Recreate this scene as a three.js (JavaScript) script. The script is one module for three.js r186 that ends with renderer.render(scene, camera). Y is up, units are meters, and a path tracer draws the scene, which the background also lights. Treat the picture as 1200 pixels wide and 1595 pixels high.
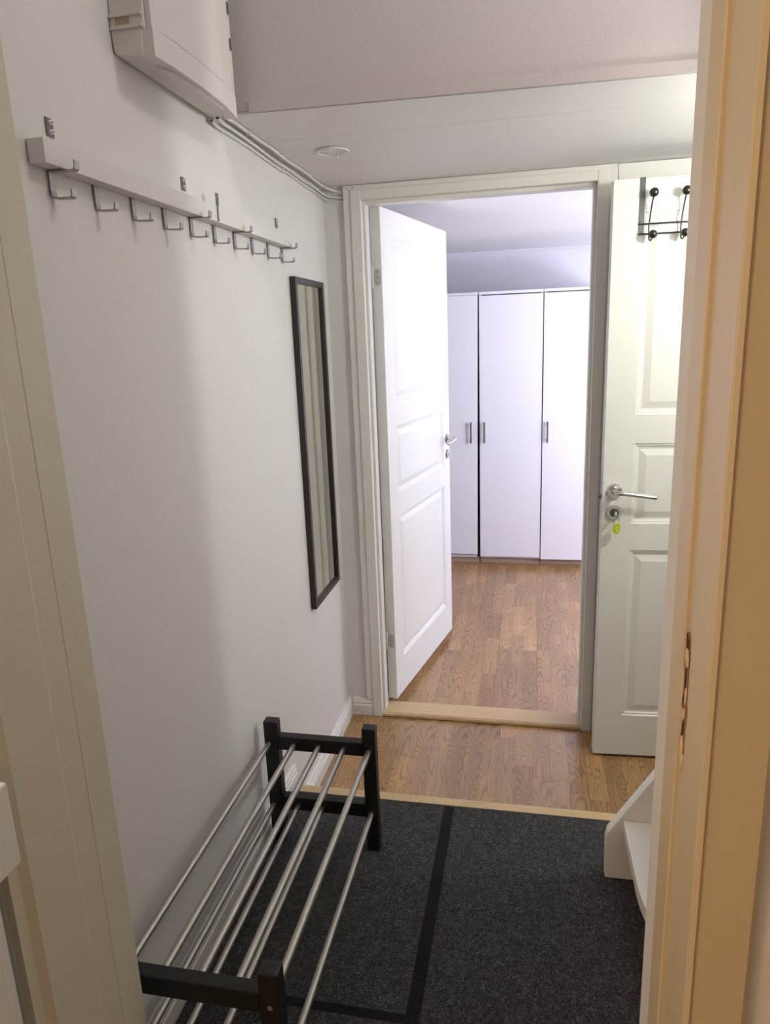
import * as THREE from 'three';
import { RoundedBoxGeometry } from 'three/addons/geometries/RoundedBoxGeometry.js';
import { mergeGeometries } from 'three/addons/utils/BufferGeometryUtils.js';
import { RectAreaLightUniformsLib } from 'three/addons/lights/RectAreaLightUniformsLib.js';

// ---------------------------------------------------------------- camera, sky, lights, exposure
const scene = new THREE.Scene();
const renderer = new THREE.WebGLRenderer({ antialias: true });
renderer.toneMapping = THREE.LinearToneMapping;
renderer.toneMappingExposure = 1.0;
renderer.shadowMap.enabled = true;
RectAreaLightUniformsLib.init();

const FOCAL = 1103.93;                                   // pixels in a 1200 x 1595 frame
const camera = new THREE.PerspectiveCamera(2 * Math.atan(797.5 / FOCAL) * 180 / Math.PI, 1200 / 1595, 0.02, 60);
camera.position.set(0.7652, 1.5972, 2.7243);
camera.rotation.set(-0.2419, 0.2082, -0.0388, 'YXZ');
scene.add(camera);

scene.background = new THREE.Color().setRGB(0.75, 0.8, 1.0);   // even winter sky outside the bedroom window

const UNSEEN_SCONCE = { at: [1.66, 1.95, 0.92], color: [1, 0.985, 0.91], cd: 1.8 };  // out of view, placed to light the entrance door and far left wall
const STAIR_FILL = { at: [1.25, 2.9, 1.42], color: [1, 0.93, 0.89], cd: 0.95 };  // added fill lamp for the near left wall, bulkhead and mat
const UNSEEN_ROOM_LAMP = { at: [-0.75, 2.2, 3.35], color: [1, 0.71, 0.45], cd: 3.4 };  // out of view, placed to light the right side of the near frame
const DAYLIGHT = { color: [0.79, 0.80, 1.0], radiance: 16 };

// sky light at the unseen bedroom window, placed to light the wardrobes
const windowLight = new THREE.RectAreaLight(new THREE.Color().setRGB(...DAYLIGHT.color), DAYLIGHT.radiance, 1.16, 1.1);
windowLight.position.set(2.8, 1.43, -0.125);
windowLight.lookAt(2.8, 1.43, -1.125);
windowLight.name = 'unseen_window_daylight';
scene.add(windowLight);
// unseen uplight at the same pane, placed to brighten the bedroom ceiling
const windowUplight = new THREE.RectAreaLight(new THREE.Color().setRGB(...DAYLIGHT.color), 66, 1.12, 0.3);
windowUplight.position.set(2.8, 1.03, -0.25);
windowUplight.lookAt(2.8, 3.33, -1.25);
windowUplight.name = 'unseen_window_uplight';
scene.add(windowUplight);

// ---------------------------------------------------------------- helpers
let seed = 12345;
const rnd = () => { seed = (seed * 1664525 + 1013904223) >>> 0; return seed / 4294967296; };
const rr = (a, b) => a + (b - a) * rnd();
const lin = (r, g, b) => new THREE.Color().setRGB(r, g, b);

function hash(x, y, s) { let h = (x * 374761393 + y * 668265263 + s * 2147483647) | 0; h = Math.imul(h ^ (h >>> 13), 1274126177); return ((h ^ (h >>> 16)) >>> 0) / 4294967296; }
function vnoise(x, y, s) {
  const xi = Math.floor(x), yi = Math.floor(y), fx = x - xi, fy = y - yi;
  const u = fx * fx * (3 - 2 * fx), v = fy * fy * (3 - 2 * fy);
  const a = hash(xi, yi, s), b = hash(xi + 1, yi, s), c = hash(xi, yi + 1, s), d = hash(xi + 1, yi + 1, s);
  return a + (b - a) * u + (c - a) * v + (a - b - c + d) * u * v;
}
const fbm = (x, y, s, o = 4) => { let t = 0, a = 0.5, n = 0; for (let i = 0; i < o; i++) { t += a * vnoise(x, y, s + i * 17); n += a; x *= 2.03; y *= 2.03; a *= 0.5; } return t / n; };

function dataTexture(w, h, fn, srgb) {
  const d = new Uint8Array(w * h * 4);
  for (let j = 0; j < h; j++) for (let i = 0; i < w; i++) {
    const c = fn(i / w, j / h, i, j), k = (j * w + i) * 4;
    d[k] = Math.max(0, Math.min(255, c[0] * 255)); d[k + 1] = Math.max(0, Math.min(255, c[1] * 255)); d[k + 2] = Math.max(0, Math.min(255, c[2] * 255)); d[k + 3] = 255;
  }
  const t = new THREE.DataTexture(d, w, h, THREE.RGBAFormat);
  t.wrapS = t.wrapT = THREE.RepeatWrapping; t.magFilter = THREE.LinearFilter; t.minFilter = THREE.LinearMipmapLinearFilter; t.generateMipmaps = true;
  if (srgb) t.colorSpace = THREE.SRGBColorSpace;
  t.needsUpdate = true;
  return t;
}
const rep = (t, x, y) => { const c = t.clone(); c.repeat.set(x, y); c.needsUpdate = true; return c; };

// uv in metres from position, by the way each face points
function uvMetres(g0) {
  const g = g0.index ? g0.toNonIndexed() : g0;
  const p = g.attributes.position, uv = new Float32Array(p.count * 2);
  const a = new THREE.Vector3(), b = new THREE.Vector3(), c = new THREE.Vector3();
  for (let i = 0; i < p.count; i += 3) {
    a.fromBufferAttribute(p, i); b.fromBufferAttribute(p, i + 1); c.fromBufferAttribute(p, i + 2);
    const n = b.clone().sub(a).cross(c.clone().sub(a)), ax = Math.abs(n.x), ay = Math.abs(n.y), az = Math.abs(n.z);
    [a, b, c].forEach((v, k) => {
      const q = ax >= ay && ax >= az ? [v.z, v.y] : ay >= az ? [v.x, v.z] : [v.x, v.y];
      uv[(i + k) * 2] = q[0]; uv[(i + k) * 2 + 1] = q[1];
    });
  }
  g.setAttribute('uv', new THREE.BufferAttribute(uv, 2));
  return g;
}
const swapUV = (g) => { const u = g.attributes.uv; for (let i = 0; i < u.count; i++) { const a = u.getX(i); u.setXY(i, u.getY(i) + 0.11, a * 0.8 + 0.37); } return g; };
const box = (x0, x1, y0, y1, z0, z1) => { const g = new THREE.BoxGeometry(x1 - x0, y1 - y0, z1 - z0); g.translate((x0 + x1) / 2, (y0 + y1) / 2, (z0 + z1) / 2); return uvMetres(g); };
const rbox = (x0, x1, y0, y1, z0, z1, r = 0.003, seg = 2) => { const g = new RoundedBoxGeometry(x1 - x0, y1 - y0, z1 - z0, seg, Math.min(r, (x1 - x0) / 2.01, (y1 - y0) / 2.01, (z1 - z0) / 2.01)); g.translate((x0 + x1) / 2, (y0 + y1) / 2, (z0 + z1) / 2); return uvMetres(g); };
const merge = (list) => mergeGeometries(list.map((g) => { const n = g.index ? g.toNonIndexed() : g; for (const k of Object.keys(n.attributes)) if (!['position', 'normal', 'uv'].includes(k)) n.deleteAttribute(k); return n; }));
// prism along y from a plan outline [x, z]
function prismY(pts, y0, y1) {
  const s = new THREE.Shape(pts.map(([x, z]) => new THREE.Vector2(x, -z)));
  const g = new THREE.ExtrudeGeometry(s, { depth: y1 - y0, bevelEnabled: false });
  g.rotateX(-Math.PI / 2); g.translate(0, y0, 0);
  return uvMetres(g);
}
// prism along z from an outline [x, y]
function prismZ(pts, z0, z1, bevel = 0) {
  const s = new THREE.Shape(pts.map(([x, y]) => new THREE.Vector2(x, y)));
  const g = new THREE.ExtrudeGeometry(s, bevel ? { depth: z1 - z0 - 2 * bevel, bevelEnabled: true, bevelSize: bevel, bevelThickness: bevel, bevelOffset: -bevel, bevelSegments: 2 } : { depth: z1 - z0, bevelEnabled: false });
  g.translate(0, 0, z0 + bevel);
  return uvMetres(g);
}
// prism along x from an outline [z, y]
function prismX(pts, x0, x1) {
  const s = new THREE.Shape(pts.map(([z, y]) => new THREE.Vector2(-z, y)));
  const g = new THREE.ExtrudeGeometry(s, { depth: x1 - x0, bevelEnabled: false });
  g.rotateY(Math.PI / 2); g.translate(x0, 0, 0);
  return uvMetres(g);
}
// bent flat strap: a polyline [x, y] of thickness t, wide along z
function strap(pts, t, z0, z1) {
  const L = [], R = [];
  pts.forEach((p, i) => {
    const a = pts[Math.max(0, i - 1)], b = pts[Math.min(pts.length - 1, i + 1)];
    const d1 = new THREE.Vector2(p[0] - a[0], p[1] - a[1]), d2 = new THREE.Vector2(b[0] - p[0], b[1] - p[1]);
    if (!d1.lengthSq()) d1.copy(d2); if (!d2.lengthSq()) d2.copy(d1);
    d1.normalize(); d2.normalize();
    const n = new THREE.Vector2(-d1.y - d2.y, d1.x + d2.x).normalize(), k = t / 2 / Math.max(0.35, n.dot(new THREE.Vector2(-d1.y, d1.x)));
    L.push([p[0] + n.x * k, p[1] + n.y * k]); R.push([p[0] - n.x * k, p[1] - n.y * k]);
  });
  return prismZ([...L, ...R.reverse()], z0, z1);
}
const tube = (pts, r, seg = 40, rad = 8, tension = 0.5) => new THREE.TubeGeometry(new THREE.CatmullRomCurve3(pts.map((p) => new THREE.Vector3(...p)), false, 'catmullrom', tension), seg, r, rad, false);
function cyl(r, from, to, seg = 20, r2 = r) {
  const a = new THREE.Vector3(...from), b = new THREE.Vector3(...to), d = b.clone().sub(a);
  const g = new THREE.CylinderGeometry(r2, r, d.length(), seg);
  g.applyQuaternion(new THREE.Quaternion().setFromUnitVectors(new THREE.Vector3(0, 1, 0), d.clone().normalize()));
  g.translate((a.x + b.x) / 2, (a.y + b.y) / 2, (a.z + b.z) / 2);
  return g;
}
const ball = (r, at, s = 20) => { const g = new THREE.SphereGeometry(r, s, Math.round(s * 0.7)); g.translate(...at); return g; };

const used = new Map();
function numbered(name) { const n = used.get(name) || 0; used.set(name, n + 1); return n ? `${name}_${String(n).padStart(3, '0')}` : name; }
function meta(o, label, category, extra = {}) { o.userData = { label, category, ...extra }; return o; }
function thing(name, label, category, extra) { const g = new THREE.Group(); g.name = numbered(name); scene.add(g); return meta(g, label, category, extra); }
function part(parent, name, geo, mat, label) { const m = new THREE.Mesh(geo, mat); m.name = name; if (label) m.userData.label = label; parent.add(m); return m; }
function single(name, geo, mat, label, category, extra) { const m = new THREE.Mesh(geo, mat); m.name = numbered(name); scene.add(m); return meta(m, label, category, extra); }
const STRUCT = { kind: 'structure' };

// ---------------------------------------------------------------- textures and materials
const plasterT = dataTexture(512, 512, (u, v, i, j) => { const n = 0.55 * fbm(i / 9, j / 9, 3, 3) + 0.45 * hash(i, j, 5); return [n, n, n]; });
const brushT = dataTexture(256, 256, (u, v, i, j) => { const n = 0.5 * fbm(i / 2.5, j / 60, 8, 3) + 0.5 * fbm(i / 40, j / 60, 9, 2); return [n, n, n]; });

// oak laminate: contour rings of a stretched noise field; the tile is 0.6 m across the grain and 2.4 m along it
const grain = (u, v) => {
  const x = u * 0.6, y = v * 2.4;
  const f = fbm(x / 0.06, y / 0.42, 21, 2) * 1.7 + x * 1.5;
  const ring = f * 10 + 0.5 * fbm(x / 0.012, y / 0.16, 31, 2);
  const w = ring - Math.floor(ring);
  const line = Math.pow(Math.abs(2 * w - 1), 3.2);
  const pore = Math.pow(fbm(x / 0.0016, y / 0.035, 41, 2), 2.2);
  const broad = fbm(x / 0.07, y / 0.5, 51, 3);
  return { line, pore, broad };
};
const oakT = dataTexture(1024, 1024, (u, v) => {
  const { line, pore, broad } = grain(u, v);
  const k = 0.93 + 0.16 * broad - 0.24 * line - 0.18 * pore;
  return [0.83 * k + 0.02, 0.69 * k, 0.49 * k - 0.01 * line];
}, true);
const paleOakT = dataTexture(512, 1024, (u, v) => { const { line, pore, broad } = grain(u, v); const k = 0.95 + 0.1 * broad - 0.07 * line - 0.12 * pore; return [0.86 * k, 0.745 * k, 0.575 * k]; }, true);
const oakBump = dataTexture(1024, 1024, (u, v) => { const { line, pore } = grain(u, v); const k = 0.8 - 0.4 * line - 0.35 * pore; return [k, k, k]; });

const carpetNoise = (i, j) => 0.3 * hash(i >> 1, j >> 1, 61) + 0.5 * vnoise(i / 3.4, j / 2.6, 62) + 0.2 * fbm(i / 16, j / 16, 63, 2);
const carpetT = dataTexture(1024, 1024, (u, v, i, j) => { const n = carpetNoise(i, j), k = 0.055 + 0.62 * Math.pow(n, 1.9); return [k * 0.985, k * 0.96, k * 1.0]; }, true);
const carpetBlackT = dataTexture(512, 512, (u, v, i, j) => { const k = 0.01 + 0.02 * carpetNoise(i, j); return [k, k, k]; }, true);
const carpetBump = dataTexture(1024, 1024, (u, v, i, j) => { const n = carpetNoise(i, j); return [n, n, n]; });

const std = (o) => new THREE.MeshStandardMaterial(o);
const phys = (o) => new THREE.MeshPhysicalMaterial(o);
const M = {
  wall: std({ color: lin(0.74, 0.735, 0.725), roughness: 0.62, bumpMap: rep(plasterT, 4, 4), bumpScale: 0.0006 }),
  bulkhead: std({ color: lin(0.60, 0.55, 0.56), roughness: 0.8, bumpMap: rep(plasterT, 4, 4), bumpScale: 0.0005 }),
  ceiling: std({ color: lin(0.79, 0.785, 0.775), roughness: 0.55, bumpMap: rep(plasterT, 2, 2), bumpScale: 0.0003 }),
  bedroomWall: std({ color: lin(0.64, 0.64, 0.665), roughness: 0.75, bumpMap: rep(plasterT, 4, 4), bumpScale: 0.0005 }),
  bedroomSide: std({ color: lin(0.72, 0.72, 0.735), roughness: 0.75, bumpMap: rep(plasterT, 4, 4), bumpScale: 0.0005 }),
  bedroomCeiling: std({ color: lin(0.85, 0.85, 0.85), roughness: 0.8 }),
  paint: std({ color: lin(0.76, 0.755, 0.72), roughness: 0.36, bumpMap: rep(plasterT, 3, 3), bumpScale: 0.00015 }),
  door: std({ color: lin(0.755, 0.765, 0.73), roughness: 0.33, bumpMap: rep(plasterT, 3, 3), bumpScale: 0.0001 }),
  skirting: std({ color: lin(0.76, 0.755, 0.725), roughness: 0.38 }),
  cream: std({ color: lin(0.62, 0.525, 0.36), roughness: 0.42, bumpMap: rep(plasterT, 3, 3), bumpScale: 0.0002 }),  // right side of the near frame, lamplight warmth put into the cream
  jamb: std({ color: lin(0.62, 0.61, 0.51), roughness: 0.45, bumpMap: rep(plasterT, 3, 3), bumpScale: 0.0002 }),  // same frame paint on the left side, greyed where no lamplight falls
  hinge: std({ color: lin(0.50, 0.49, 0.45), metalness: 0.6, roughness: 0.45 }),
  rawWood: std({ color: lin(0.30, 0.17, 0.09), roughness: 0.9 }),
  darkHole: std({ color: lin(0.03, 0.018, 0.012), roughness: 0.95 }),
  splinter: std({ color: lin(0.74, 0.62, 0.48), roughness: 0.8 }),
  panelBox: std({ color: lin(0.70, 0.665, 0.635), roughness: 0.45 }),
  panelCover: std({ color: lin(0.70, 0.655, 0.645), roughness: 0.4 }),
  cable: std({ color: lin(0.74, 0.73, 0.70), roughness: 0.5 }),
  white: std({ color: lin(0.8, 0.8, 0.8), roughness: 0.4 }),
  steel: std({ color: lin(0.48, 0.465, 0.43), metalness: 1, roughness: 0.42 }),
  satin: std({ color: lin(0.52, 0.51, 0.50), metalness: 1, roughness: 0.36 }),
  hookMetal: std({ color: lin(0.36, 0.35, 0.34), metalness: 1, roughness: 0.38 }),
  strapMetal: std({ color: lin(0.10, 0.10, 0.10), metalness: 0.7, roughness: 0.35 }),
  pull: std({ color: lin(0.13, 0.13, 0.135), metalness: 0.5, roughness: 0.45 }),
  darkSatin: std({ color: lin(0.22, 0.215, 0.21), metalness: 1, roughness: 0.42 }),
  chrome: std({ color: lin(0.66, 0.65, 0.64), metalness: 1, roughness: 0.14 }),
  blackWood: std({ color: lin(0.006, 0.0055, 0.006), roughness: 0.5, bumpMap: rep(brushT, 6, 2), bumpScale: 0.0002 }),
  blackMetal: std({ color: lin(0.012, 0.012, 0.012), roughness: 0.35 }),
  blackBall: phys({ color: lin(0.008, 0.008, 0.008), roughness: 0.2, clearcoat: 0.6, clearcoatRoughness: 0.1 }),
  mirrorFrame: std({ color: lin(0.022, 0.016, 0.015), roughness: 0.38 }),
  mirror: std({ color: lin(0.86, 0.87, 0.84), metalness: 1, roughness: 0.02 }),
  threshold: std({ color: lin(0.86, 0.86, 0.84), map: rep(paleOakT, 1 / 0.6, 1 / 2.4), roughness: 0.42, bumpMap: rep(oakBump, 1 / 0.6, 1 / 2.4), bumpScale: 0.0002 }),
  carpet: std({ color: lin(1, 1, 1), map: rep(carpetT, 1.7, 1.7), roughness: 1, bumpMap: rep(carpetBump, 1.7, 1.7), bumpScale: 0.005 }),
  carpetBlack: std({ color: lin(1, 1, 1), map: rep(carpetBlackT, 3.4, 3.4), roughness: 1, bumpMap: rep(carpetBump, 1.7, 1.7), bumpScale: 0.004 }),
  rubber: std({ color: lin(0.02, 0.02, 0.022), roughness: 0.75 }),
  wardrobe: std({ color: lin(0.80, 0.79, 0.82), roughness: 0.42 }),
  plinth: std({ color: lin(0.46, 0.33, 0.26), roughness: 0.5 }),
  stair: std({ color: lin(0.75, 0.745, 0.73), roughness: 0.4 }),
  tag: phys({ color: lin(0.42, 0.55, 0.01), roughness: 0.35, clearcoat: 0.4 }),
  tagLight: phys({ color: lin(0.62, 0.74, 0.08), roughness: 0.3 }),
  glass: phys({ color: lin(1, 1, 1), transmission: 1, thickness: 0, roughness: 0.0, ior: 1.45 }),
  opal: std({ color: lin(0.85, 0.85, 0.83), roughness: 0.4, emissive: lin(...UNSEEN_SCONCE.color), emissiveIntensity: 3 }),
  warmOpal: std({ color: lin(0.85, 0.8, 0.7), roughness: 0.4, emissive: lin(...UNSEEN_ROOM_LAMP.color), emissiveIntensity: 3 }),
};
// the same laminate in a few tones
const tones = [[1.0, 0.98, 0.95], [0.86, 0.83, 0.79], [1.14, 1.12, 1.08], [0.95, 0.95, 0.94], [0.82, 0.78, 0.73], [1.02, 0.98, 0.93]];
const staveMats = tones.map(([r, g, b]) => phys({ color: lin(0.63 * r, 0.585 * g, 0.535 * b), ior: 1.75, map: rep(oakT, 1 / 0.6, 1 / 2.4), roughness: 0.26, bumpMap: rep(oakBump, 1 / 0.6, 1 / 2.4), bumpScale: 0.00012 }));

// ---------------------------------------------------------------- setting: floors
const UP = 0.155;          // the hall floor by the mat lies one step above the floor by the far door
const CEIL = 2.137;        // low ceiling by the far door
const NEAR_WALL = 1.847;   // hall face of the wall the camera looks through

const staveCache = new Map();
function staveGeometry(w, len) {
  const variant = Math.floor(rnd() * 14), key = `${w.toFixed(4)}|${len.toFixed(4)}|${variant}`;
  if (!staveCache.has(key)) {
    const g = new THREE.BoxGeometry(w - 0.0006, 0.008, len - 0.0008);
    const p = g.attributes.position, uv = g.attributes.uv, ou = hash(variant, 3, 7) * 0.5, ov = hash(variant, 9, 11) * 1.8;
    for (let i = 0; i < p.count; i++) uv.setXY(i, ou + p.getX(i) + w / 2, ov + p.getZ(i) + len / 2);
    staveCache.set(key, g);
  }
  return staveCache.get(key);
}
function staves(parent, x0, x1, z0, z1) {
  const W = 0.0655;
  for (let x = x0; x < x1 - 0.01; x += W) {
    const w = Math.min(W, x1 - x);
    let z = z1 + Math.round(rnd() * 35) / 100;
    while (z > z0 + 0.005) {
      const len = [0.34, 0.42, 0.5][Math.floor(rnd() * 3)], a = Math.max(z0, z - len), b = Math.min(z1, z);
      z -= len;
      if (b - a < 0.012) continue;
      const m = part(parent, 'plank', staveGeometry(w, b - a), staveMats[Math.floor(rnd() * staveMats.length)]);
      m.position.set(x + w / 2, -0.004 - rnd() * 0.0002, (a + b) / 2);
    }
  }
}
{
  const f = thing('floor', 'lower hall floor of oak laminate strips before the bedroom threshold', 'floor', STRUCT);
  part(f, 'subfloor', box(-0.0, 1.88, -0.06, -0.0085, 0.0, 0.745), M.rawWood);
  staves(f, 0.0, 1.88, 0.0, 0.745);
  const b = thing('floor', 'bedroom floor of oak laminate strips running toward the wardrobes', 'floor', STRUCT);
  part(b, 'subfloor', box(-1.0, 3.6, -0.06, -0.0085, -2.75, 0.0), M.rawWood);
  staves(b, -0.24, 1.66, -2.13, -0.12);
  part(b, 'laminate_field', merge([box(-1.0, -0.242, -0.008, 0, -2.75, -0.12), box(1.662, 3.6, -0.008, 0, -2.75, -0.12), box(-0.24, 1.66, -0.008, 0, -2.75, -2.132)]), staveMats[0]);
  const u = thing('floor', 'raised hall floor one step up under the dark mat', 'floor', STRUCT);
  part(u, 'subfloor', box(0.0, 2.3, -0.06, UP - 0.012, 0.75, NEAR_WALL), M.rawWood);
  part(u, 'laminate_field', box(0.0, 2.3, UP - 0.012, UP - 0.0005, 0.784, NEAR_WALL), staveMats[0]);
  part(u, 'step_nosing', swapUV(rbox(0.018, 1.88, UP - 0.02, UP, 0.745, 0.7835, 0.004)), M.threshold, 'pale oak edge strip on the step');
  part(u, 'riser', box(0.018, 1.88, 0.0, UP - 0.021, 0.748, 0.7505), M.skirting);
  const r = single('floor', box(-1.7, 2.3, 0.05, UP, NEAR_WALL, 4.3), staveMats[3], 'floor of the room the photograph is taken from', 'floor', STRUCT);
}

// ---------------------------------------------------------------- setting: walls and ceilings
single('wall_left', box(-0.12, 0, -0.06, 3.0, 0.0, NEAR_WALL), M.wall, 'plain off-white hall wall carrying coat rack and mirror', 'wall', STRUCT);
{
  const s = new THREE.Shape([[-1.12, -0.06], [3.72, -0.06], [3.72, 3.0], [-1.12, 3.0]].map((p) => new THREE.Vector2(...p)));
  s.holes.push(new THREE.Path([[2.2, 0.86], [2.2, 2.0], [3.4, 2.0], [3.4, 0.86]].map((p) => new THREE.Vector2(...p))));
  s.holes.push(new THREE.Path([[0.108, -0.005], [0.108, 2.12], [1.018, 2.12], [1.018, -0.005]].map((p) => new THREE.Vector2(...p))));
  const g = new THREE.ExtrudeGeometry(s, { depth: 0.12, bevelEnabled: false }); g.translate(0, 0, -0.12);
  single('wall_back', uvMetres(g), M.wall, 'off-white end wall of the hall around the bedroom doorway', 'wall', STRUCT);
}
{
  // lower right wall with the entrance, its outer door closed
  const s = new THREE.Shape([[0, 0], [-0.999, 0], [-0.999, CEIL], [0, CEIL]].map((p) => new THREE.Vector2(...p)));
  s.holes.push(new THREE.Path([[-0.14, 0.004], [-0.14, 2.075], [-0.80, 2.075], [-0.80, 0.004]].map((p) => new THREE.Vector2(...p))));
  const g = new THREE.ExtrudeGeometry(s, { depth: 0.12, bevelEnabled: false }); g.rotateY(Math.PI / 2); g.translate(1.88, 0, 0);
  single('wall_right', uvMetres(g), M.wall, 'short hall wall with the entrance opening behind the panelled door', 'wall', STRUCT);
  single('door_3', rbox(1.96, 2.0, 0.005, 2.074, 0.141, 0.799, 0.003), M.door, 'closed outer entrance door in the short hall wall', 'door', STRUCT);
  single('wall_stair', box(2.3, 2.42, -0.06, 3.0, 0.66, NEAR_WALL), M.wall, 'stairwell wall behind the white stairs', 'wall', STRUCT);
  single('unseen_stair_side_wall', prismZ([[1.135, 0.563], [1.6295, 1.369], [2.0, 1.369], [2.0, CEIL + 0.003], [2.299, CEIL + 0.003], [2.299, 3.0], [1.135, 3.0]], 1.0, 1.031), M.wall, 'unseen boarded side of the stairwell, placed to shade the near left wall', 'wall', STRUCT);  // out of view, keeps the wall lamp off the near left wall
  single('wall_stair_return', box(2.0, 2.3, -0.06, CEIL, 0.92, 0.999), M.wall, 'return wall between entrance and stairwell', 'wall', STRUCT);
}
{
  // wall the camera looks through
  const s = new THREE.Shape([[-1.82, -0.06], [2.42, -0.06], [2.42, 3.0], [-1.82, 3.0]].map((p) => new THREE.Vector2(...p)));
  s.holes.push(new THREE.Path([[0.10, UP], [0.10, 2.26], [0.95, 2.26], [0.95, UP]].map((p) => new THREE.Vector2(...p))));
  const g = new THREE.ExtrudeGeometry(s, { depth: 0.222, bevelEnabled: false }); g.translate(0, 0, NEAR_WALL + 0.001);
  single('wall_front', uvMetres(g), M.wall, 'wall with the doorway the photograph is taken through', 'wall', STRUCT);
}
{
  const c = thing('ceiling', 'low white ceiling in front of the bedroom door', 'ceiling', STRUCT);
  part(c, 'ceiling_board', box(0.0, 1.999, CEIL, CEIL + 0.06, 0.0, 0.6585), M.ceiling);
  // the bulkhead stands a little out of square, as the photograph shows
  const bh = thing('wall_bulkhead', 'pinkish vertical face above the step in the ceiling', 'wall', STRUCT);
  part(bh, 'bulkhead_face', prismY([[0, 0.922], [2.299, 0.812], [2.299, 0.6605], [0, 0.6605]], CEIL + 0.006, 3.0), M.bulkhead);
  part(bh, 'bulkhead_soffit', prismY([[0, 0.918], [2.299, 0.808], [2.299, 0.6605], [0, 0.6605]], CEIL, CEIL + 0.0055), M.ceiling);
  part(bh, 'edge_strip', prismY([[0.086, 0.9236], [2.299, 0.8175], [2.299, 0.8125], [0.086, 0.9186]], CEIL + 0.001, CEIL + 0.026), M.bulkhead, 'narrow strip along the lower edge');
  single('ceiling_stairwell', box(-0.12, 2.42, 3.0, 3.06, 0.66, NEAR_WALL + 0.22), M.ceiling, 'ceiling high above the stairwell', 'ceiling', STRUCT);
}
// bedroom shell
single('wall_bedroom_left', box(-1.12, -1.0, -0.06, 2.17, -2.75, -0.12), M.bedroomSide, 'bedroom wall behind the open white door', 'wall', STRUCT);
single('wall_bedroom_back', box(-1.12, 3.72, -0.06, 2.17, -2.87, -2.75), M.bedroomWall, 'grey bedroom wall above the wardrobes', 'wall', STRUCT);
single('ceiling_bedroom', box(-1.12, 3.72, 2.17, 2.23, -2.87, -0.12), M.bedroomCeiling, 'white bedroom ceiling', 'ceiling', STRUCT);
single('trim_4', prismX([[-2.749, 2.1695], [-2.749, 2.152], [-2.743, 2.152], [-2.731, 2.164], [-2.731, 2.1695]], -1.0, 3.6), M.bedroomWall, 'cornice strip where bedroom wall meets ceiling', 'trim', STRUCT);
{
  single('wall_bedroom_right', box(3.6, 3.72, -0.06, 2.17, -2.75, -0.12), M.bedroomSide, 'bedroom side wall beyond the wardrobes', 'wall', STRUCT);
  const w = thing('window_1', 'unseen white framed bedroom window, placed to light the wardrobes', 'window', STRUCT);  // out of view, its place chosen to light wardrobes and ceiling
  for (const [a, b, c, d] of [[2.201, 2.26, 0.861, 1.999], [3.34, 3.399, 0.861, 1.999], [2.77, 2.83, 0.92, 1.94]]) part(w, 'window_frame', rbox(a, b, c, d, -0.07, -0.01, 0.004), M.paint);
  for (const [c, d] of [[0.861, 0.92], [1.94, 1.999]]) part(w, 'window_frame', rbox(2.26, 3.34, c, d, -0.07, -0.01, 0.004), M.paint);
  part(w, 'pane', box(2.26, 2.77, 0.92, 1.94, -0.042, -0.038), M.glass);
  part(w, 'pane', box(2.83, 3.34, 0.92, 1.94, -0.042, -0.038), M.glass);
}
// shell of the room behind the camera
single('wall_room_left', box(-1.82, -1.7, UP, 2.6, NEAR_WALL + 0.223, 4.3), M.wall, 'side wall of the room behind the camera near the unseen warm lamp', 'wall', STRUCT);
single('wall_room_right', box(2.3, 2.42, UP, 2.6, NEAR_WALL + 0.223, 4.3), M.wall, 'opposite side wall of the room behind the camera', 'wall', STRUCT);
single('wall_room_back', box(-1.82, 2.42, UP, 2.6, 4.3, 4.42), M.wall, 'rear wall of the room behind the camera', 'wall', STRUCT);
single('ceiling_room', box(-1.82, 2.42, 2.6, 2.66, NEAR_WALL + 0.223, 4.42), M.ceiling, 'ceiling of the room behind the camera', 'ceiling', STRUCT);

// ---------------------------------------------------------------- baseboards
// outline [out from wall, height] with two grooves near the top
const skirt = [[0, 0], [0.016, 0], [0.016, 0.045], [0.0125, 0.048], [0.0125, 0.052], [0.0145, 0.055], [0.0145, 0.060], [0.0105, 0.064], [0.0105, 0.067], [0.009, 0.072], [0.005, 0.0757], [0, 0.0757]];
single('baseboard_left', prismZ(skirt, 0.0005, 0.744), M.skirting, 'white grooved baseboard on the lower floor below the mirror', 'baseboard', STRUCT);
single('baseboard_left_step', prismZ(skirt.map(([x, y]) => [x, y + UP]), 0.7455, NEAR_WALL), M.skirting, 'white grooved baseboard behind the shoe rack', 'baseboard', STRUCT);
single('baseboard_back', prismX(skirt, 0.0165, 0.1375), M.skirting, 'short white baseboard in the corner beside the bedroom door frame', 'baseboard', STRUCT);
single('baseboard_back_right', prismX(skirt, 0.9885, 1.88), M.skirting, 'white baseboard behind the open entrance door', 'baseboard', STRUCT);

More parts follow.
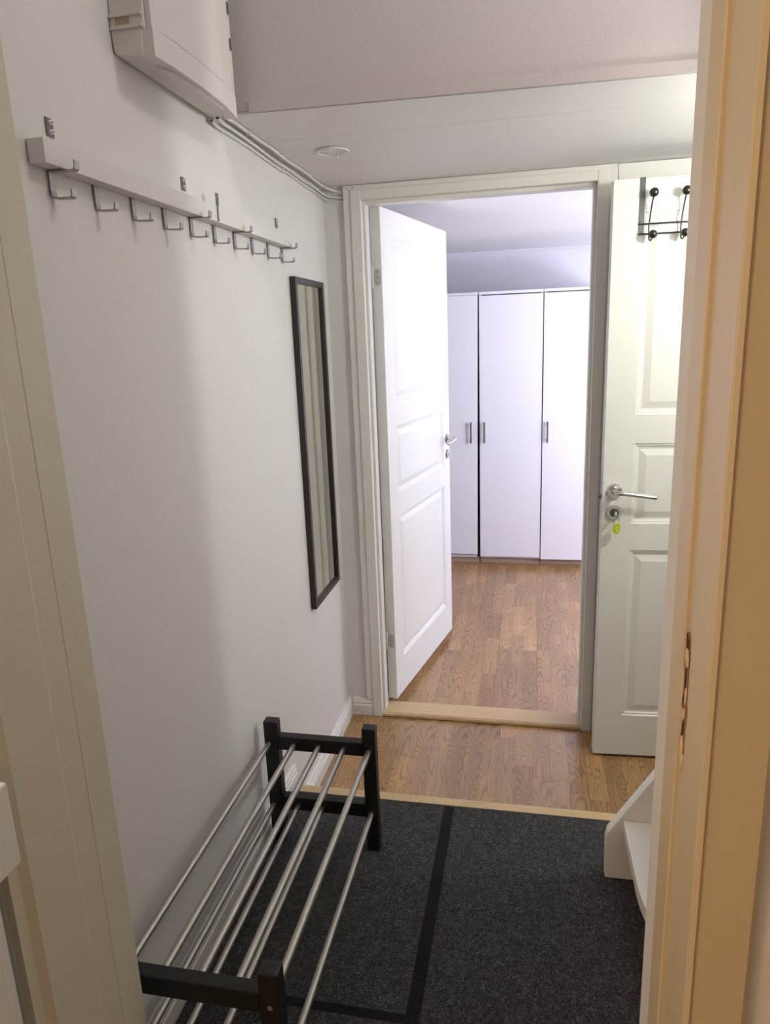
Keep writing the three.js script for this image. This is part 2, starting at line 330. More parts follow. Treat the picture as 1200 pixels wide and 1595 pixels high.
// ---------------------------------------------------------------- bedroom door frame
{
  const f = thing('trim_1', 'white painted door frame and casing around the bedroom doorway', 'door frame', STRUCT);
  part(f, 'jamb', rbox(0.1085, 0.148, 0.0, 2.119, -0.119, 0.021, 0.003), M.paint);
  part(f, 'jamb', rbox(0.978, 1.0175, 0.0, 2.119, -0.119, 0.021, 0.003), M.paint);
  part(f, 'head', rbox(0.148, 0.978, 2.086, 2.119, -0.119, 0.021, 0.003), M.paint);
  part(f, 'door_stop', rbox(0.148, 0.159, 0.0, 2.086, -0.058, -0.006, 0.002), M.paint);
  part(f, 'door_stop', rbox(0.967, 0.978, 0.0, 2.086, -0.058, -0.006, 0.002), M.paint);
  part(f, 'door_stop', rbox(0.159, 0.967, 2.072, 2.086, -0.058, -0.006, 0.002), M.paint);
  part(f, 'casing', prismZ([[0.0815, 0.077], [0.1382, 0.077], [0.1382, 2.0935], [0.0815, 2.1355]], 0.0005, 0.0155, 0.002), M.paint);
  part(f, 'casing', prismZ([[0.9878, 0.077], [1.044, 0.077], [1.044, 2.1355], [0.9878, 2.0935]], 0.0005, 0.0155, 0.002), M.paint);
  part(f, 'casing', prismZ([[0.0815, 2.1358], [0.1384, 2.094], [0.9876, 2.094], [1.044, 2.1358]], 0.0005, 0.0155, 0.002), M.paint);
  part(f, 'casing_end', rbox(1.0455, 1.87, 2.062, 2.135, 0.0005, 0.0135, 0.002), M.paint, 'white board above the entrance door leaf');
  part(f, 'nail_hole', cyl(0.0022, [0.118, 2.128, 0.0135], [0.118, 2.128, 0.0162], 10), M.darkHole, 'small dark hole');
  part(f, 'strike_recess', box(0.1478, 0.1485, 1.935, 1.975, -0.10, -0.095), M.darkSatin);
  single('trim_2', swapUV(prismX([[0.017, 0.0], [0.021, 0.006], [0.0195, 0.014], [0.012, 0.02], [-0.085, 0.02], [-0.095, 0.014], [-0.1, 0.0]], 0.1485, 0.9775)), M.threshold, 'pale oak threshold in the bedroom doorway', 'threshold', STRUCT);
}

// ---------------------------------------------------------------- panelled doors
const LEAF_W = 0.82, LEAF_H = 2.04, LEAF_T = 0.04;
const panels = [[0.10, 0.72, 0.168, 0.818], [0.10, 0.72, 0.916, 1.20], [0.10, 0.72, 1.298, 1.94]];
const profile = [[0, 0], [0.003, 0.0035], [0.009, 0.0045], [0.013, 0.0085], [0.020, 0.0095], [0.043, 0.003]];
function panelGeometry([x0, x1, y0, y1]) {
  const pos = [];
  const quad = (a, b, c, d) => pos.push(...a, ...b, ...c, ...a, ...c, ...d);
  for (const back of [false, true]) {
    const z = (d) => (back ? -LEAF_T + d : -d);
    const ring = ([i, d]) => [[x0 + i, y0 + i, z(d)], [x1 - i, y0 + i, z(d)], [x1 - i, y1 - i, z(d)], [x0 + i, y1 - i, z(d)]];
    for (let k = 0; k + 1 < profile.length; k++) {
      const a = ring(profile[k]), b = ring(profile[k + 1]);
      for (let s = 0; s < 4; s++) { const t = (s + 1) % 4; back ? quad(a[s], b[s], b[t], a[t]) : quad(a[s], a[t], b[t], b[s]); }
    }
    const f = ring(profile[profile.length - 1]);
    back ? quad(f[0], f[3], f[2], f[1]) : quad(f[0], f[1], f[2], f[3]);
  }
  const g = new THREE.BufferGeometry(); g.setAttribute('position', new THREE.Float32BufferAttribute(pos, 3)); g.computeVertexNormals();
  return uvMetres(g);
}
const panelGeos = panels.map(panelGeometry);
const leafFrameGeo = (() => {
  const b = 0.0015, s = new THREE.Shape([[b, b], [LEAF_W - b, b], [LEAF_W - b, LEAF_H - b], [b, LEAF_H - b]].map((p) => new THREE.Vector2(...p)));
  for (const [x0, x1, y0, y1] of panels) s.holes.push(new THREE.Path([[x0, y0], [x0, y1], [x1, y1], [x1, y0]].map((p) => new THREE.Vector2(...p))));
  const g = new THREE.ExtrudeGeometry(s, { depth: LEAF_T, bevelEnabled: false });
  g.translate(0, 0, -LEAF_T);
  // softened outer edge
  const e = [];
  for (const [a, c, d, f] of [[0, b, b, LEAF_H - b], [LEAF_W - b, LEAF_W, b, LEAF_H - b]]) e.push(box(a, c, d, f, -LEAF_T + b, -b));
  e.push(box(b, LEAF_W - b, 0, b, -LEAF_T + b, -b), box(b, LEAF_W - b, LEAF_H - b, LEAF_H, -LEAF_T + b, -b));
  return merge([uvMetres(g), ...e]);
})();
function leverHandle(parent, x, y, dir, mat, drop) {
  const h = part(parent, 'handle', tube([[x, y, 0.006], [x, y, 0.03], [x + dir * 0.004, y, 0.046], [x + dir * 0.02, y + 0.001, 0.053], [x + dir * 0.06, y - drop * 0.25, 0.053], [x + dir * 0.10, y - drop * 0.72, 0.051], [x + dir * 0.128, y - drop, 0.049]], 0.0078, 48, 12), mat, 'chrome lever handle');
  h.geometry.computeVertexNormals();
  part(h, 'handle_neck', cyl(0.0115, [x, y, 0.008], [x, y, 0.05], 20, 0.0085), mat);
  part(h, 'handle_tip', ball(0.0078, [x + dir * 0.128, y - drop, 0.049], 14), mat);
  part(h, 'rose', cyl(0.0265, [x, y, 0], [x, y, 0.009], 32, 0.0245), mat);
  return h;
}
function leaf(name, label, at, turn) {
  const d = thing(name, label, 'door', STRUCT);
  d.position.set(...at); d.rotation.y = turn;
  part(d, 'leaf_frame', leafFrameGeo, M.door);
  for (const g of panelGeos) part(d, 'door_panel', g, M.door);
  return d;
}
{
  const d = leaf('door_1', 'open white panelled bedroom door swung into the bedroom', [0.1971, 0.0359, -0.0756], 1.3766);
  leverHandle(d, 0.775, 1.051, -1, M.chrome, 0.008);
  const r = part(d, 'key_rose', cyl(0.025, [0.779, 0.972, 0], [0.779, 0.972, 0.008], 28, 0.023), M.chrome);
  part(r, 'keyhole', box(0.777, 0.781, 0.962, 0.98, 0.0078, 0.0086), M.darkHole);
  for (const y of [1.785, 0.275]) {
    const s = new THREE.Shape(); s.absellipse(0, 0.018, 0.0135, 0.0135, 0, Math.PI); s.absellipse(0, -0.018, 0.0135, 0.0135, Math.PI, Math.PI * 2);
    const pg = new THREE.ExtrudeGeometry(s, { depth: 0.002, bevelEnabled: false, curveSegments: 12 }); pg.rotateY(-Math.PI / 2); pg.translate(-0.0001, y, -0.018);
    const h = part(d, 'hinge', uvMetres(pg), M.hinge, 'grey metal hinge plate');
    for (const k of [-0.02, 0, 0.02]) part(h, 'screw', cyl(0.0028, [-0.001, y + k, -0.018], [-0.0029, y + k, -0.018], 10), M.darkSatin);
    part(h, 'hinge_knuckle', merge([cyl(0.0055, [-0.006, y - 0.034, -0.037], [-0.006, y - 0.004, -0.037], 12), cyl(0.0055, [-0.006, y + 0.004, -0.037], [-0.006, y + 0.034, -0.037], 12), cyl(0.0045, [-0.006, y - 0.04, -0.037], [-0.006, y + 0.04, -0.037], 12)]), M.paint);
  }
}
const entry = leaf('door_2', 'open white panelled entrance door with lever handle and key', [1.0125, 0.011, 0.1971], 0.0507);
{
  leverHandle(entry, 0.0405, 1.034, 1, M.chrome, 0.014);
  const r = part(entry, 'lock_rose', cyl(0.0265, [0.0415, 0.958, 0], [0.0415, 0.958, 0.011], 32, 0.0245), M.chrome);
  part(r, 'lock_cylinder', cyl(0.0155, [0.0415, 0.958, 0.010], [0.0415, 0.958, 0.0145], 24), M.darkSatin);
  part(r, 'keyway', box(0.0405, 0.0425, 0.949, 0.967, 0.0144, 0.0148), M.darkHole);
  part(entry, 'latch_bolt', rbox(-0.013, 0.0, 1.003, 1.017, -0.028, -0.014, 0.002), M.darkSatin);
  part(entry, 'lock_plate', box(-0.0008, 0.0003, 0.93, 1.10, -0.031, -0.010), M.satin);
}
// key left in the lock, its ring and lime fob hanging
{
  const k = thing('key', 'key in the entrance door lock with ring and lime green fob', 'key');
  entry.updateMatrix(); k.applyMatrix4(entry.matrix);
  const bow = new THREE.TorusGeometry(0.0085, 0.003, 8, 20); bow.rotateY(Math.PI / 2); bow.translate(0.0415, 0.957, 0.037);
  part(k, 'key_bow', bow, M.satin);
  part(k, 'key_blade', box(0.0407, 0.0423, 0.9535, 0.9605, 0.0146, 0.029), M.satin);
  const ring = new THREE.TorusGeometry(0.0125, 0.0011, 8, 28); ring.rotateY(0.5); ring.translate(0.0435, 0.939, 0.037);
  part(k, 'key_ring', ring, M.satin);
  const s = new THREE.Shape(); s.moveTo(-0.003, 0.019);
  s.bezierCurveTo(-0.012, 0.014, -0.0125, 0.004, -0.0118, -0.006); s.bezierCurveTo(-0.011, -0.017, -0.004, -0.02, 0.001, -0.0195);
  s.bezierCurveTo(0.009, -0.018, 0.0125, -0.008, 0.012, 0.003); s.bezierCurveTo(0.0115, 0.013, 0.006, 0.0185, 0.003, 0.019); s.closePath();
  const fg = new THREE.ExtrudeGeometry(s, { depth: 0.003, bevelEnabled: true, bevelSize: 0.001, bevelThickness: 0.001, bevelSegments: 2, curveSegments: 12 });
  fg.rotateY(0.35); fg.rotateZ(-0.12); fg.translate(0.046, 0.908, 0.036);
  const fob = part(k, 'fob', fg, M.tag, 'lime green plastic key fob');
  const em = new THREE.TorusGeometry(0.0048, 0.0014, 8, 20); em.scale(0.8, 1.3, 1); em.rotateY(0.35); em.rotateZ(-0.12); em.translate(0.0477, 0.9065, 0.0407);
  part(fob, 'fob_emblem', em, M.tagLight);
}
// over-door hook rack
{
  const t = thing('door_hook_rack', 'black wire hook rack with ball ends hung over the entrance door', 'hook rack');
  entry.updateMatrix(); t.applyMatrix4(entry.matrix);
  const W = 0.016;
  for (const x of [0.082, 0.42]) part(t, 'strap', merge([box(x, x + W, 1.872, LEAF_H + 0.002, 0.0006, 0.0026), box(x, x + W, LEAF_H + 0.0006, LEAF_H + 0.0026, -LEAF_T - 0.002, 0.0026), box(x, x + W, LEAF_H - 0.03, LEAF_H + 0.002, -LEAF_T - 0.0026, -LEAF_T - 0.0006)]), M.strapMetal);
  for (const y of [1.904, 1.874]) part(t, 'wire_bar', cyl(0.0026, [0.08, y, 0.0055], [0.44, y, 0.0055], 10), M.blackMetal);
  for (const x of [0.116, 0.213, 0.31, 0.407]) {
    const h = part(t, 'double_hook', tube([[x - 0.004, 1.868, 0.0105], [x - 0.004, 1.90, 0.0105], [x - 0.001, 1.945, 0.016], [x + 0.002, 1.985, 0.032]], 0.0024, 30, 8), M.blackMetal);
    part(h, 'lower_wire', tube([[x - 0.004, 1.875, 0.0105], [x - 0.003, 1.856, 0.014], [x, 1.852, 0.026], [x + 0.003, 1.862, 0.037]], 0.0024, 24, 8), M.blackMetal);
    part(h, 'ball_tip', ball(0.0145, [x + 0.002, 1.991, 0.035]), M.blackBall);
    part(h, 'ball_tip', ball(0.0135, [x + 0.003, 1.868, 0.04]), M.blackBall);
  }
}

// ---------------------------------------------------------------- doorway the camera looks through
{
  const t = thing('trim_3', 'worn cream painted door frame close to the camera', 'door frame', STRUCT);
  const top = 2.255;
  part(t, 'lining', prismY([[0.95, NEAR_WALL], [0.931, NEAR_WALL], [0.930, NEAR_WALL + 0.002], [0.930, 1.9145], [0.95, 1.9145]], UP, top), M.wall, 'white hall-side lining');
  part(t, 'jamb_stop', prismY([[0.95, 1.915], [0.929, 1.915], [0.9275, 1.9165], [0.9275, 1.9715], [0.929, 1.973], [0.95, 1.973]], UP, top), M.cream);
  part(t, 'seal_groove', prismY([[0.95, 1.9732], [0.9322, 1.9732], [0.9322, 1.9948], [0.95, 1.9948]], UP, top), M.cream);
  part(t, 'jamb', prismY([[0.95, 1.995], [0.9318, 1.995], [0.9308, 1.9962], [0.9308, 2.069], [0.95, 2.069]], UP, top), M.cream);
  part(t, 'edge_bead', prismY([[0.95, 2.0692], [0.9308, 2.0692], [0.9290, 2.073], [0.9284, 2.079], [0.9296, 2.0845], [0.934, 2.0858], [0.936, 2.0835], [0.936, 2.0705], [0.95, 2.0705]], UP, top), M.cream);
  part(t, 'casing', prismY([[0.9362, 2.0707], [0.9362, 2.083], [0.985, 2.083], [0.989, 2.080], [0.989, 2.0707]], UP, top), M.cream);
  part(t, 'lining', prismY([[0.10, NEAR_WALL], [0.1193, NEAR_WALL], [0.1205, NEAR_WALL + 0.002], [0.1205, 1.904], [0.1197, 1.9055], [0.10, 1.9055]], UP, top), M.jamb);
  part(t, 'jamb', prismY([[0.10, 1.9056], [0.1197, 1.9056], [0.1197, 1.949], [0.1206, 1.952], [0.1206, 2.04], [0.113, 2.052], [0.113, 2.069], [0.10, 2.069]], UP, top), M.jamb);
  part(t, 'head', box(0.121, 0.925, 2.20, top, NEAR_WALL + 0.002, 2.068), M.cream);
  // torn out strike plate
  const jag = (ya, yb, zc, w, x, depth, lean = 0, n = 9) => {
    const a = [], b = [];
    for (let i = 0; i <= n; i++) { const k = i / n, y = ya + (yb - ya) * k, e = Math.sin(Math.PI * Math.min(1, Math.max(0, k))) ** 0.45, z = zc + lean * (k - 0.5); a.push(new THREE.Vector2(z - w / 2 * e * rr(0.55, 1.15), y + rr(-0.001, 0.001))); b.push(new THREE.Vector2(z + w / 2 * e * rr(0.55, 1.15), y + rr(-0.001, 0.001))); }
    const g = new THREE.ExtrudeGeometry(new THREE.Shape([...a, ...b.reverse()]), { depth, bevelEnabled: false }); g.rotateY(-Math.PI / 2); g.translate(x, 0, 0); return uvMetres(g);
  };
  const m = part(t, 'torn_mortise', jag(1.146, 1.284, 1.9885, 0.019, 0.9318, 0.0022, -0.010, 22), M.rawWood, 'splintered hole where the strike plate was');
  for (const [ya, yb, zc, w, lean] of [[1.262, 1.283, 1.985, 0.009, -0.006], [1.218, 1.246, 1.9875, 0.007, 0.003], [1.196, 1.216, 1.984, 0.006, 0.004], [1.160, 1.186, 1.990, 0.008, 0.006]]) part(m, 'splinter_gap', jag(ya, yb, zc, w, 0.9299, 0.0008, lean, 7), M.darkHole);
  for (const [ya, yb, zc, w, lean] of [[1.248, 1.268, 1.990, 0.010, -0.004], [1.205, 1.225, 1.994, 0.004, 0.002], [1.184, 1.200, 1.9905, 0.008, 0.004], [1.140, 1.166, 1.992, 0.008, -0.002], [1.122, 1.146, 1.994, 0.004, 0.006], [1.165, 1.24, 1.9785, 0.003, -0.004]]) part(m, 'splinter', jag(ya, yb, zc, w, 0.9299, 0.0016, lean, 7), M.splinter);
}

// ---------------------------------------------------------------- cabinet corner beside the near doorway
{
  const c = thing('cabinet', 'white cabinet with a thick overhanging top beside the near doorway', 'cabinet');
  part(c, 'top', rbox(-0.75, 0.143, 0.972, 1.088, 2.0725, 2.56, 0.004), M.door);
  part(c, 'body', rbox(-0.73, 0.118, UP + 0.001, 0.9718, 2.092, 2.54, 0.004), M.door);
  part(c, 'side_panel', rbox(0.1182, 0.130, UP + 0.06, 0.90, 2.112, 2.50, 0.006), M.door);
}

// ---------------------------------------------------------------- electrical panel
{
  const t = thing('electrical_panel', 'off-white electrical distribution box mounted high on the hall wall', 'fuse box');
  const Z0 = 0.966, Z1 = 1.375, Y1 = 2.52;
  part(t, 'housing', prismZ([[0.001, 2.15], [0.003, 2.126], [0.010, 2.119], [0.060, 2.114], [0.062, 2.157], [0.0685, 2.157], [0.0685, Y1], [0.001, Y1]], Z0, Z1, 0.002), M.panelBox);
  const apron = prismY([[0.06, Z1 - 0.002], [0.083, Z1 - 0.002], [0.0895, 1.30], [0.091, 1.18], [0.088, 1.075], [0.079, 1.0], [0.0725, Z0 + 0.001], [0.06, Z0 + 0.001]], 2.1125, 2.1585);
  part(t, 'lower_cover', apron, M.panelCover);
  part(t, 'door', prismY([[0.0695, Z1 - 0.006], [0.080, Z1 - 0.006], [0.0885, 1.30], [0.090, 1.18], [0.087, 1.075], [0.078, 1.0], [0.072, Z0 + 0.003], [0.0695, Z0 + 0.003]], 2.1605, Y1 - 0.02), M.panelCover);
  part(t, 'underside_lip', prismY([[0.0605, 1.33], [0.078, 1.29], [0.080, 1.18], [0.076, 1.05], [0.0605, 1.01]], 2.1085, 2.1122), M.panelBox);
  for (const y of [2.163, 2.183]) part(t, 'side_rib', rbox(0.002, 0.066, y - 0.003, y + 0.003, Z1, Z1 + 0.005, 0.001), M.panelBox);
  part(t, 'cable_slot', box(0.012, 0.04, 2.1665, 2.1795, Z1 - 0.0005, Z1 + 0.0008), M.plinth, 'open knock-out slot');
  for (const y of [2.262, 2.335]) part(t, 'latch', box(0.0742, 0.079, y - 0.012, y + 0.012, 0.985, 0.992), M.darkSatin);
}
// cables from the panel along the ceiling edge
{
  const runs = [
    ['upper', 0.0045, [[0.045, 2.118, 0.985], [0.035, 2.126, 0.93], [0.03, 2.1312, 0.86], [0.027, 2.1318, 0.70], [0.030, 2.1312, 0.60], [0.024, 2.1318, 0.45], [0.028, 2.1315, 0.30], [0.022, 2.1318, 0.16], [0.028, 2.128, 0.06], [0.05, 2.124, 0.0055], [0.081, 2.1205, 0.0055]]],
    ['middle', 0.0045, [[0.03, 2.116, 0.985], [0.018, 2.119, 0.92], [0.012, 2.1235, 0.86], [0.008, 2.124, 0.70], [0.006, 2.1195, 0.52], [0.0065, 2.121, 0.40], [0.006, 2.1165, 0.28], [0.006, 2.119, 0.14], [0.010, 2.112, 0.03], [0.035, 2.104, 0.0055], [0.081, 2.099, 0.0055]]],
    ['lower', 0.0036, [[0.014, 2.110, 0.985], [0.007, 2.109, 0.93], [0.0045, 2.1115, 0.84], [0.0045, 2.111, 0.70], [0.0045, 2.1065, 0.50], [0.0045, 2.1085, 0.36], [0.0045, 2.1035, 0.22], [0.0045, 2.1045, 0.10], [0.010, 2.099, 0.012], [0.035, 2.091, 0.0045], [0.081, 2.086, 0.0045]]],
  ];
  for (const [which, r, pts] of runs) {
    const c = thing('cable', `${which === 'upper' ? 'thick white cable clipped tight under the ceiling edge' : which === 'middle' ? 'thick white cable on the wall below the uppermost cable' : 'thin white cable lowest of the three under the ceiling'}`, 'cable', { group: 'white cables leading from the fuse box' });
    part(c, 'cable_run', tube(pts, r, 160, 8), M.cable);
    const curve = new THREE.CatmullRomCurve3(pts.map((p) => new THREE.Vector3(...p)));
    const at = which === 'upper' ? [0.2, 0.46, 0.72] : which === 'middle' ? [0.43, 0.6, 0.78] : [0.5];
    for (const k of at) {
      const p = curve.getPointAt(k);
      part(c, 'cable_clip', which === 'upper' ? rbox(p.x - 0.007, p.x + 0.007, p.y - 0.007, CEIL - 0.0005, p.z - 0.004, p.z + 0.004, 0.002) : rbox(0.0005, p.x + 0.007, p.y - 0.0065, p.y + 0.0065, p.z - 0.004, p.z + 0.004, 0.002), M.white);
    }
  }
}
// empty lamp ring on the low ceiling
{
  const t = thing('lamp_outlet', 'round white lamp outlet ring on the low ceiling', 'ceiling outlet');
  const at = [0.183, CEIL, 0.512];
  part(t, 'cap_disc', cyl(0.040, [at[0], CEIL - 0.003, at[2]], [at[0], CEIL - 0.0003, at[2]], 40), M.ceiling);
  const ring = new THREE.TorusGeometry(0.046, 0.003, 10, 56, Math.PI * 1.72); ring.rotateX(Math.PI / 2); ring.rotateY(0.5); ring.translate(at[0], CEIL - 0.004, at[2]);
  part(t, 'ring', ring, M.white);
  part(t, 'hook_tab', rbox(at[0] - 0.006, at[0] + 0.006, CEIL - 0.012, CEIL - 0.003, at[2] - 0.048, at[2] - 0.040, 0.002), M.white);
  part(t, 'hook_tab', rbox(at[0] - 0.005, at[0] + 0.005, CEIL - 0.011, CEIL - 0.003, at[2] + 0.040, at[2] + 0.048, 0.002), M.white);
}

// ---------------------------------------------------------------- coat rack and wall clips
{
  const t = thing('coat_rack', 'long white coat rack board with ten brushed metal hooks', 'coat rack');
  part(t, 'board', rbox(0.0015, 0.031, 1.877, 1.913, 0.452, 1.664, 0.0012), M.wall);
  const w = 0.013, J = [[0.0035, 1.8765], [0.0035, 1.845], [0.0045, 1.837], [0.009, 1.8345], [0.036, 1.8335], [0.0395, 1.836], [0.0405, 1.846]];
  const prong = [[0.002, 1.8745], [0.046, 1.8735], [0.0505, 1.876], [0.0515, 1.888]];
  for (let i = 0; i < 10; i++) {
    const z = 1.616 - i * 0.1233;
    const h = part(t, 'hook', strap(J, 0.0024, z - w / 2, z + w / 2), M.hookMetal);
    if ([0, 4, 6, 9].includes(i)) part(h, 'upper_prong', strap(prong, 0.0024, z - w / 2, z + w / 2), M.hookMetal);
  }
  const clips = [[1.60, 'small metal wall clip above the nearest end of the coat rack'], [1.141, 'small metal wall clip second along the coat rack'], [0.539, 'small metal wall clip above the far end of the coat rack']];
  for (const [z, label] of clips) {
    const c = thing('wall_clip', label, 'wall clip', { group: 'metal clips above the coat rack' });
    part(c, 'plate', rbox(0.0003, 0.003, 1.930, 1.958, z - 0.009, z + 0.009, 0.001), M.darkSatin);
    for (const y of [1.937, 1.951]) { const s = part(c, 'screw', cyl(0.0045, [0.003, y, z], [0.0075, y, z], 14, 0.0035), M.white); part(s, 'screw_slot', cyl(0.0016, [0.0073, y, z], [0.0079, y, z], 8), M.darkHole); }
  }
}

{
  const c = thing('board_clip', 'small metal clip with a thin bar on the front of the coat rack board', 'clip');
  part(c, 'plate', rbox(0.0312, 0.0338, 1.9135, 1.941, 1.028, 1.042, 0.001), M.darkSatin);
  part(c, 'thin_bar', rbox(0.0312, 0.0338, 1.878, 1.9134, 1.0333, 1.0382, 0.0008), M.darkSatin);
  for (const y of [1.921, 1.934]) part(c, 'screw', cyl(0.0028, [0.0338, y, 1.035], [0.0352, y, 1.035], 12), M.satin);
}

// ---------------------------------------------------------------- mirror
{
  const t = thing('mirror', 'tall narrow wall mirror in a thin black frame', 'mirror');
  const y0 = 0.66, y1 = 1.797, z0 = 0.124, z1 = 0.449, w = 0.02, d = 0.021;
  for (const [a, b] of [[z0, z0 + w], [z1 - w, z1]]) part(t, 'frame_stile', rbox(0.001, d, y0, y1, a, b, 0.0015), M.mirrorFrame);
  for (const [a, b] of [[y0, y0 + w], [y1 - w, y1]]) part(t, 'frame_rail', rbox(0.001, d, a, b, z0 + w, z1 - w, 0.0015), M.mirrorFrame);
  part(t, 'mirror_glass', box(0.010, 0.012, y0 + w, y1 - w, z0 + w, z1 - w), M.mirror, 'silvered glass');
}

// ---------------------------------------------------------------- door mat
{
  const t = thing('door_mat', 'charcoal entrance mat with black stripe pattern on the raised floor', 'mat');
  const F = UP, T = 0.008, x0 = 0.018, x1 = 1.62, z0 = 0.787, z1 = NEAR_WALL - 0.004;
  part(t, 'rubber_base', rbox(x0, x1, F, F + 0.0035, z0, z1, 0.001), M.rubber);
  const a = 0.512, b = 0.544, c = 1.513, d = 1.536;
  const p = (n, m, u0, u1, w0, w1) => part(t, n, box(u0, u1, F + 0.0035, F + T, w0, w1), m);
  p('pile_field', M.carpet, x0 + 0.004, a, z0 + 0.012, c); p('pile_field', M.carpet, b, x1 - 0.004, z0 + 0.012, z1 - 0.004); p('pile_field', M.carpet, x0 + 0.004, b, d, z1 - 0.004);
  p('stripe', M.carpetBlack, a, b, z0 + 0.012, d); p('stripe', M.carpetBlack, x0 + 0.004, a, c, d);
}

// ---------------------------------------------------------------- shoe rack
{
  const t = thing('shoe_rack', 'black wooden shoe rack with brushed steel tube shelves', 'shoe rack');
  const F = UP + 0.008, H = 0.553, zf = [0.998, 1.030], zn = [1.779, 1.811], xl = [0.029, 0.070], xr = [0.316, 0.354];
  for (const [a, b] of [zf, zn]) {
    for (const [c, d] of [xl, xr]) {
      const post = part(t, 'post', rbox(c, d, F, H, a, b, 0.0035), M.blackWood);
      if (b > 1.5) part(post, 'bolt_head', cyl(0.005, [(c + d) / 2 + 0.001, 0.4835, b - 0.0005], [(c + d) / 2 + 0.001, 0.4835, b + 0.0012], 14), M.satin);
    }
    for (const [c, d] of [[0.466, 0.508], [0.272, 0.314]]) part(t, 'end_rail', rbox(xl[1], xr[0], c, d, a + 0.002, b - 0.002, 0.003), M.blackWood);
  }
  for (const y of [0.4835, 0.286]) for (let i = 0; i < 5; i++) { const x = 0.0425 + i * 0.0728; part(t, 'tube', cyl(0.0079, [x, y, zf[1] - 0.006], [x, y, zn[0] + 0.006], 20), M.steel); }
}

// ---------------------------------------------------------------- staircase
{
  const t = thing('staircase', 'white wooden staircase with open treads rising behind the near frame', 'staircase');
  const rise = 0.2, go = 0.1227, y1 = 0.345;
  const stringer = (z0, z1) => prismZ([[0.974, UP + 0.0082], [0.972, 0.278], [0.977, 0.302], [1.63, 0.302 + (1.63 - 0.977) * 1.63], [1.63, 1.06], [1.09, UP + 0.0082]], z0, z1, 0.002);
  part(t, 'stringer', stringer(1.0, 1.032), M.stair);
  part(t, 'stringer', stringer(1.60, 1.632), M.stair);
  const s = new THREE.Shape(); const P = (x, z) => [x, -z];
  s.moveTo(...P(1.014, 1.0325)); s.lineTo(...P(1.018, 1.26));
  s.bezierCurveTo(...P(1.022, 1.34), ...P(1.045, 1.41), ...P(1.085, 1.46)); s.bezierCurveTo(...P(1.12, 1.51), ...P(1.17, 1.56), ...P(1.24, 1.599));
  s.lineTo(...P(1.27, 1.599)); s.lineTo(...P(1.27, 1.0325)); s.closePath();
  const g = new THREE.ExtrudeGeometry(s, { depth: 0.03, bevelEnabled: true, bevelSize: 0.003, bevelThickness: 0.003, bevelOffset: -0.003, bevelSegments: 2, curveSegments: 16 }); g.rotateX(-Math.PI / 2); g.translate(0, y1 - 0.033, 0);
  part(t, 'tread', uvMetres(g), M.stair, 'lowest tread with a rounded nose');
  for (let i = 1; i < 5; i++) part(t, 'tread', rbox(1.014 + go * i, 1.014 + go * i + 0.23, y1 + rise * i - 0.036, y1 + rise * i, 1.0325, 1.5995, 0.004), M.stair);
  part(t, 'landing', rbox(1.6305, 2.299, 1.31, 1.345, 1.001, 1.84, 0.003), M.stair);
  part(t, 'landing_post', rbox(1.64, 1.70, UP + 0.0082, 1.3095, 1.56, 1.62, 0.003), M.stair);
}

// ---------------------------------------------------------------- wardrobes
{
  const units = [
    [-0.012, 0.4145, 0.364, 1.8385, 0.072, 'white wardrobe nearest the open bedroom door, dark gap beside it', 0.0],
    [0.4205, 0.8345, 0.455, 1.833, 0.060, 'middle white wardrobe between the two dark door joints', 0.004],
    [0.838, 1.256, 0.872, 1.833, 0.051, 'white wardrobe beside the bedroom door frame', 0.010],
  ];
  for (const [x0, x1, hx, yt, yb, label, out] of units) {
    const t = thing('wardrobe', label, 'wardrobe', { group: 'row of wardrobes in the bedroom' });
    const zf = -2.1214, gap = out === 0 ? 0.016 : 0;
    part(t, 'carcass', merge([box(x0 + 0.001, x0 + 0.017, 0.062, 1.84, -2.72, zf - 0.022), box(x1 - 0.017 - gap, x1 - 0.001 - gap, 0.062, 1.84, -2.72, zf - 0.022), box(x0 + 0.001, x1 - 0.001, 1.8405, 1.858, -2.72, zf - 0.012), box(x0 + 0.001, x1 - 0.001 - gap, 0.045, 0.0615, -2.72, zf - 0.022), box(x0 + 0.017, x1 - 0.017 - gap, 0.062, 1.84, -2.72, -2.712)]), M.wardrobe);
    const door = part(t, 'door', rbox(x0 + 0.0015, x1 - 0.0015, yb, yt, zf - 0.020 + out, zf + out, 0.0015), M.wardrobe);
    if (out === 0) { const g = door.geometry; g.translate(-x1, -yt, 0); g.rotateZ(-0.0065); g.translate(x1, yt, 0); }
    part(door, 'pull_handle', merge([cyl(0.0062, [hx, 0.872, zf + out + 0.026], [hx, 1.014, zf + out + 0.026], 12), cyl(0.004, [hx, 0.89, zf + out - 0.001], [hx, 0.89, zf + out + 0.026], 8), cyl(0.004, [hx, 0.996, zf + out - 0.001], [hx, 0.996, zf + out + 0.026], 8)]), M.pull, 'grey metal bar pull');
    part(t, 'plinth', box(x0 + 0.001, x1 - 0.001, 0.0005, 0.045, -2.72, zf - 0.045), M.plinth, 'brown recessed plinth');
  }
}

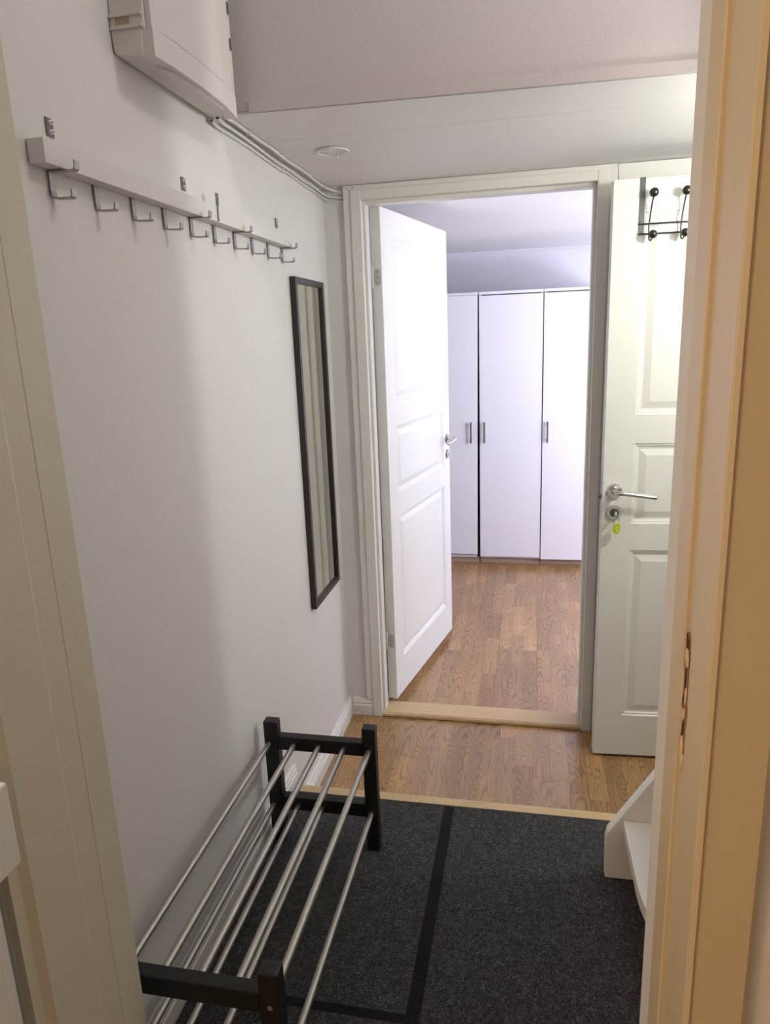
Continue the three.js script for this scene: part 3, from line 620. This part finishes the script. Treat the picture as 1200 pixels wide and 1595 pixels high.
// ---------------------------------------------------------------- lamps out of view, the stairwell dome added as fill
function globeLamp(name, label, spec, mat, wallX) {
  const t = thing(name, label, 'lamp');
  const [x, y, z] = spec.at, s = Math.sign(wallX - x);
  part(t, 'globe', ball(0.07, [x, y, z], 32), mat);
  part(t, 'arm', cyl(0.009, [x + s * 0.068, y, z], [wallX - s * 0.012, y, z], 14), M.satin);
  part(t, 'wall_plate', cyl(0.045, [wallX - s * 0.013, y, z], [wallX - s * 0.001, y, z], 28), M.satin);
  const l = new THREE.PointLight(lin(...spec.color), spec.cd, 0, 2); l.position.set(x, y, z); l.castShadow = true; l.shadow.radius = 1.3; l.name = `${name}_bulb`;
  scene.add(l);
}
globeLamp('unseen_wall_lamp', 'unseen opal globe lamp on the short hall wall, lighting the entrance door', UNSEEN_SCONCE, M.opal, 1.88);
{
  const t = thing('stairwell_fill_lamp', 'added opal dome fill lamp on the high stairwell ceiling', 'lamp');
  const [x, y, z] = STAIR_FILL.at;
  const dome = new THREE.SphereGeometry(0.13, 36, 18); dome.scale(1, 0.6, 1); dome.translate(x, y, z);
  part(t, 'dome', dome, M.opal);
  part(t, 'ceiling_plate', cyl(0.10, [x, 2.972, z], [x, 2.9995, z], 36, 0.11), M.white);
  const l = new THREE.PointLight(lin(...STAIR_FILL.color), STAIR_FILL.cd, 0, 2); l.position.set(x, y, z); l.castShadow = true; l.shadow.radius = 6.4; l.name = 'stairwell_fill_bulb';
  scene.add(l);
}
{
  const t = thing('unseen_pendant_lamp', 'unseen warm opal globe lamp behind the camera, lighting the near door frame', 'lamp');
  const [x, y, z] = UNSEEN_ROOM_LAMP.at;
  part(t, 'globe', ball(0.09, [x, y, z], 32), M.warmOpal);
  part(t, 'cord', cyl(0.004, [x, y + 0.088, z], [x, 2.575, z], 10), M.cable);
  part(t, 'canopy', cyl(0.05, [x, 2.57, z], [x, 2.599, z], 28, 0.055), M.satin);
  const l = new THREE.PointLight(lin(...UNSEEN_ROOM_LAMP.color), UNSEEN_ROOM_LAMP.cd, 0, 2); l.position.set(x, y, z); l.castShadow = true; l.shadow.radius = 4; l.name = 'unseen_pendant_lamp_bulb';
  scene.add(l);
}

scene.traverse((o) => { if (o.isMesh) { o.castShadow = true; o.receiveShadow = true; } });
renderer.render(scene, camera);
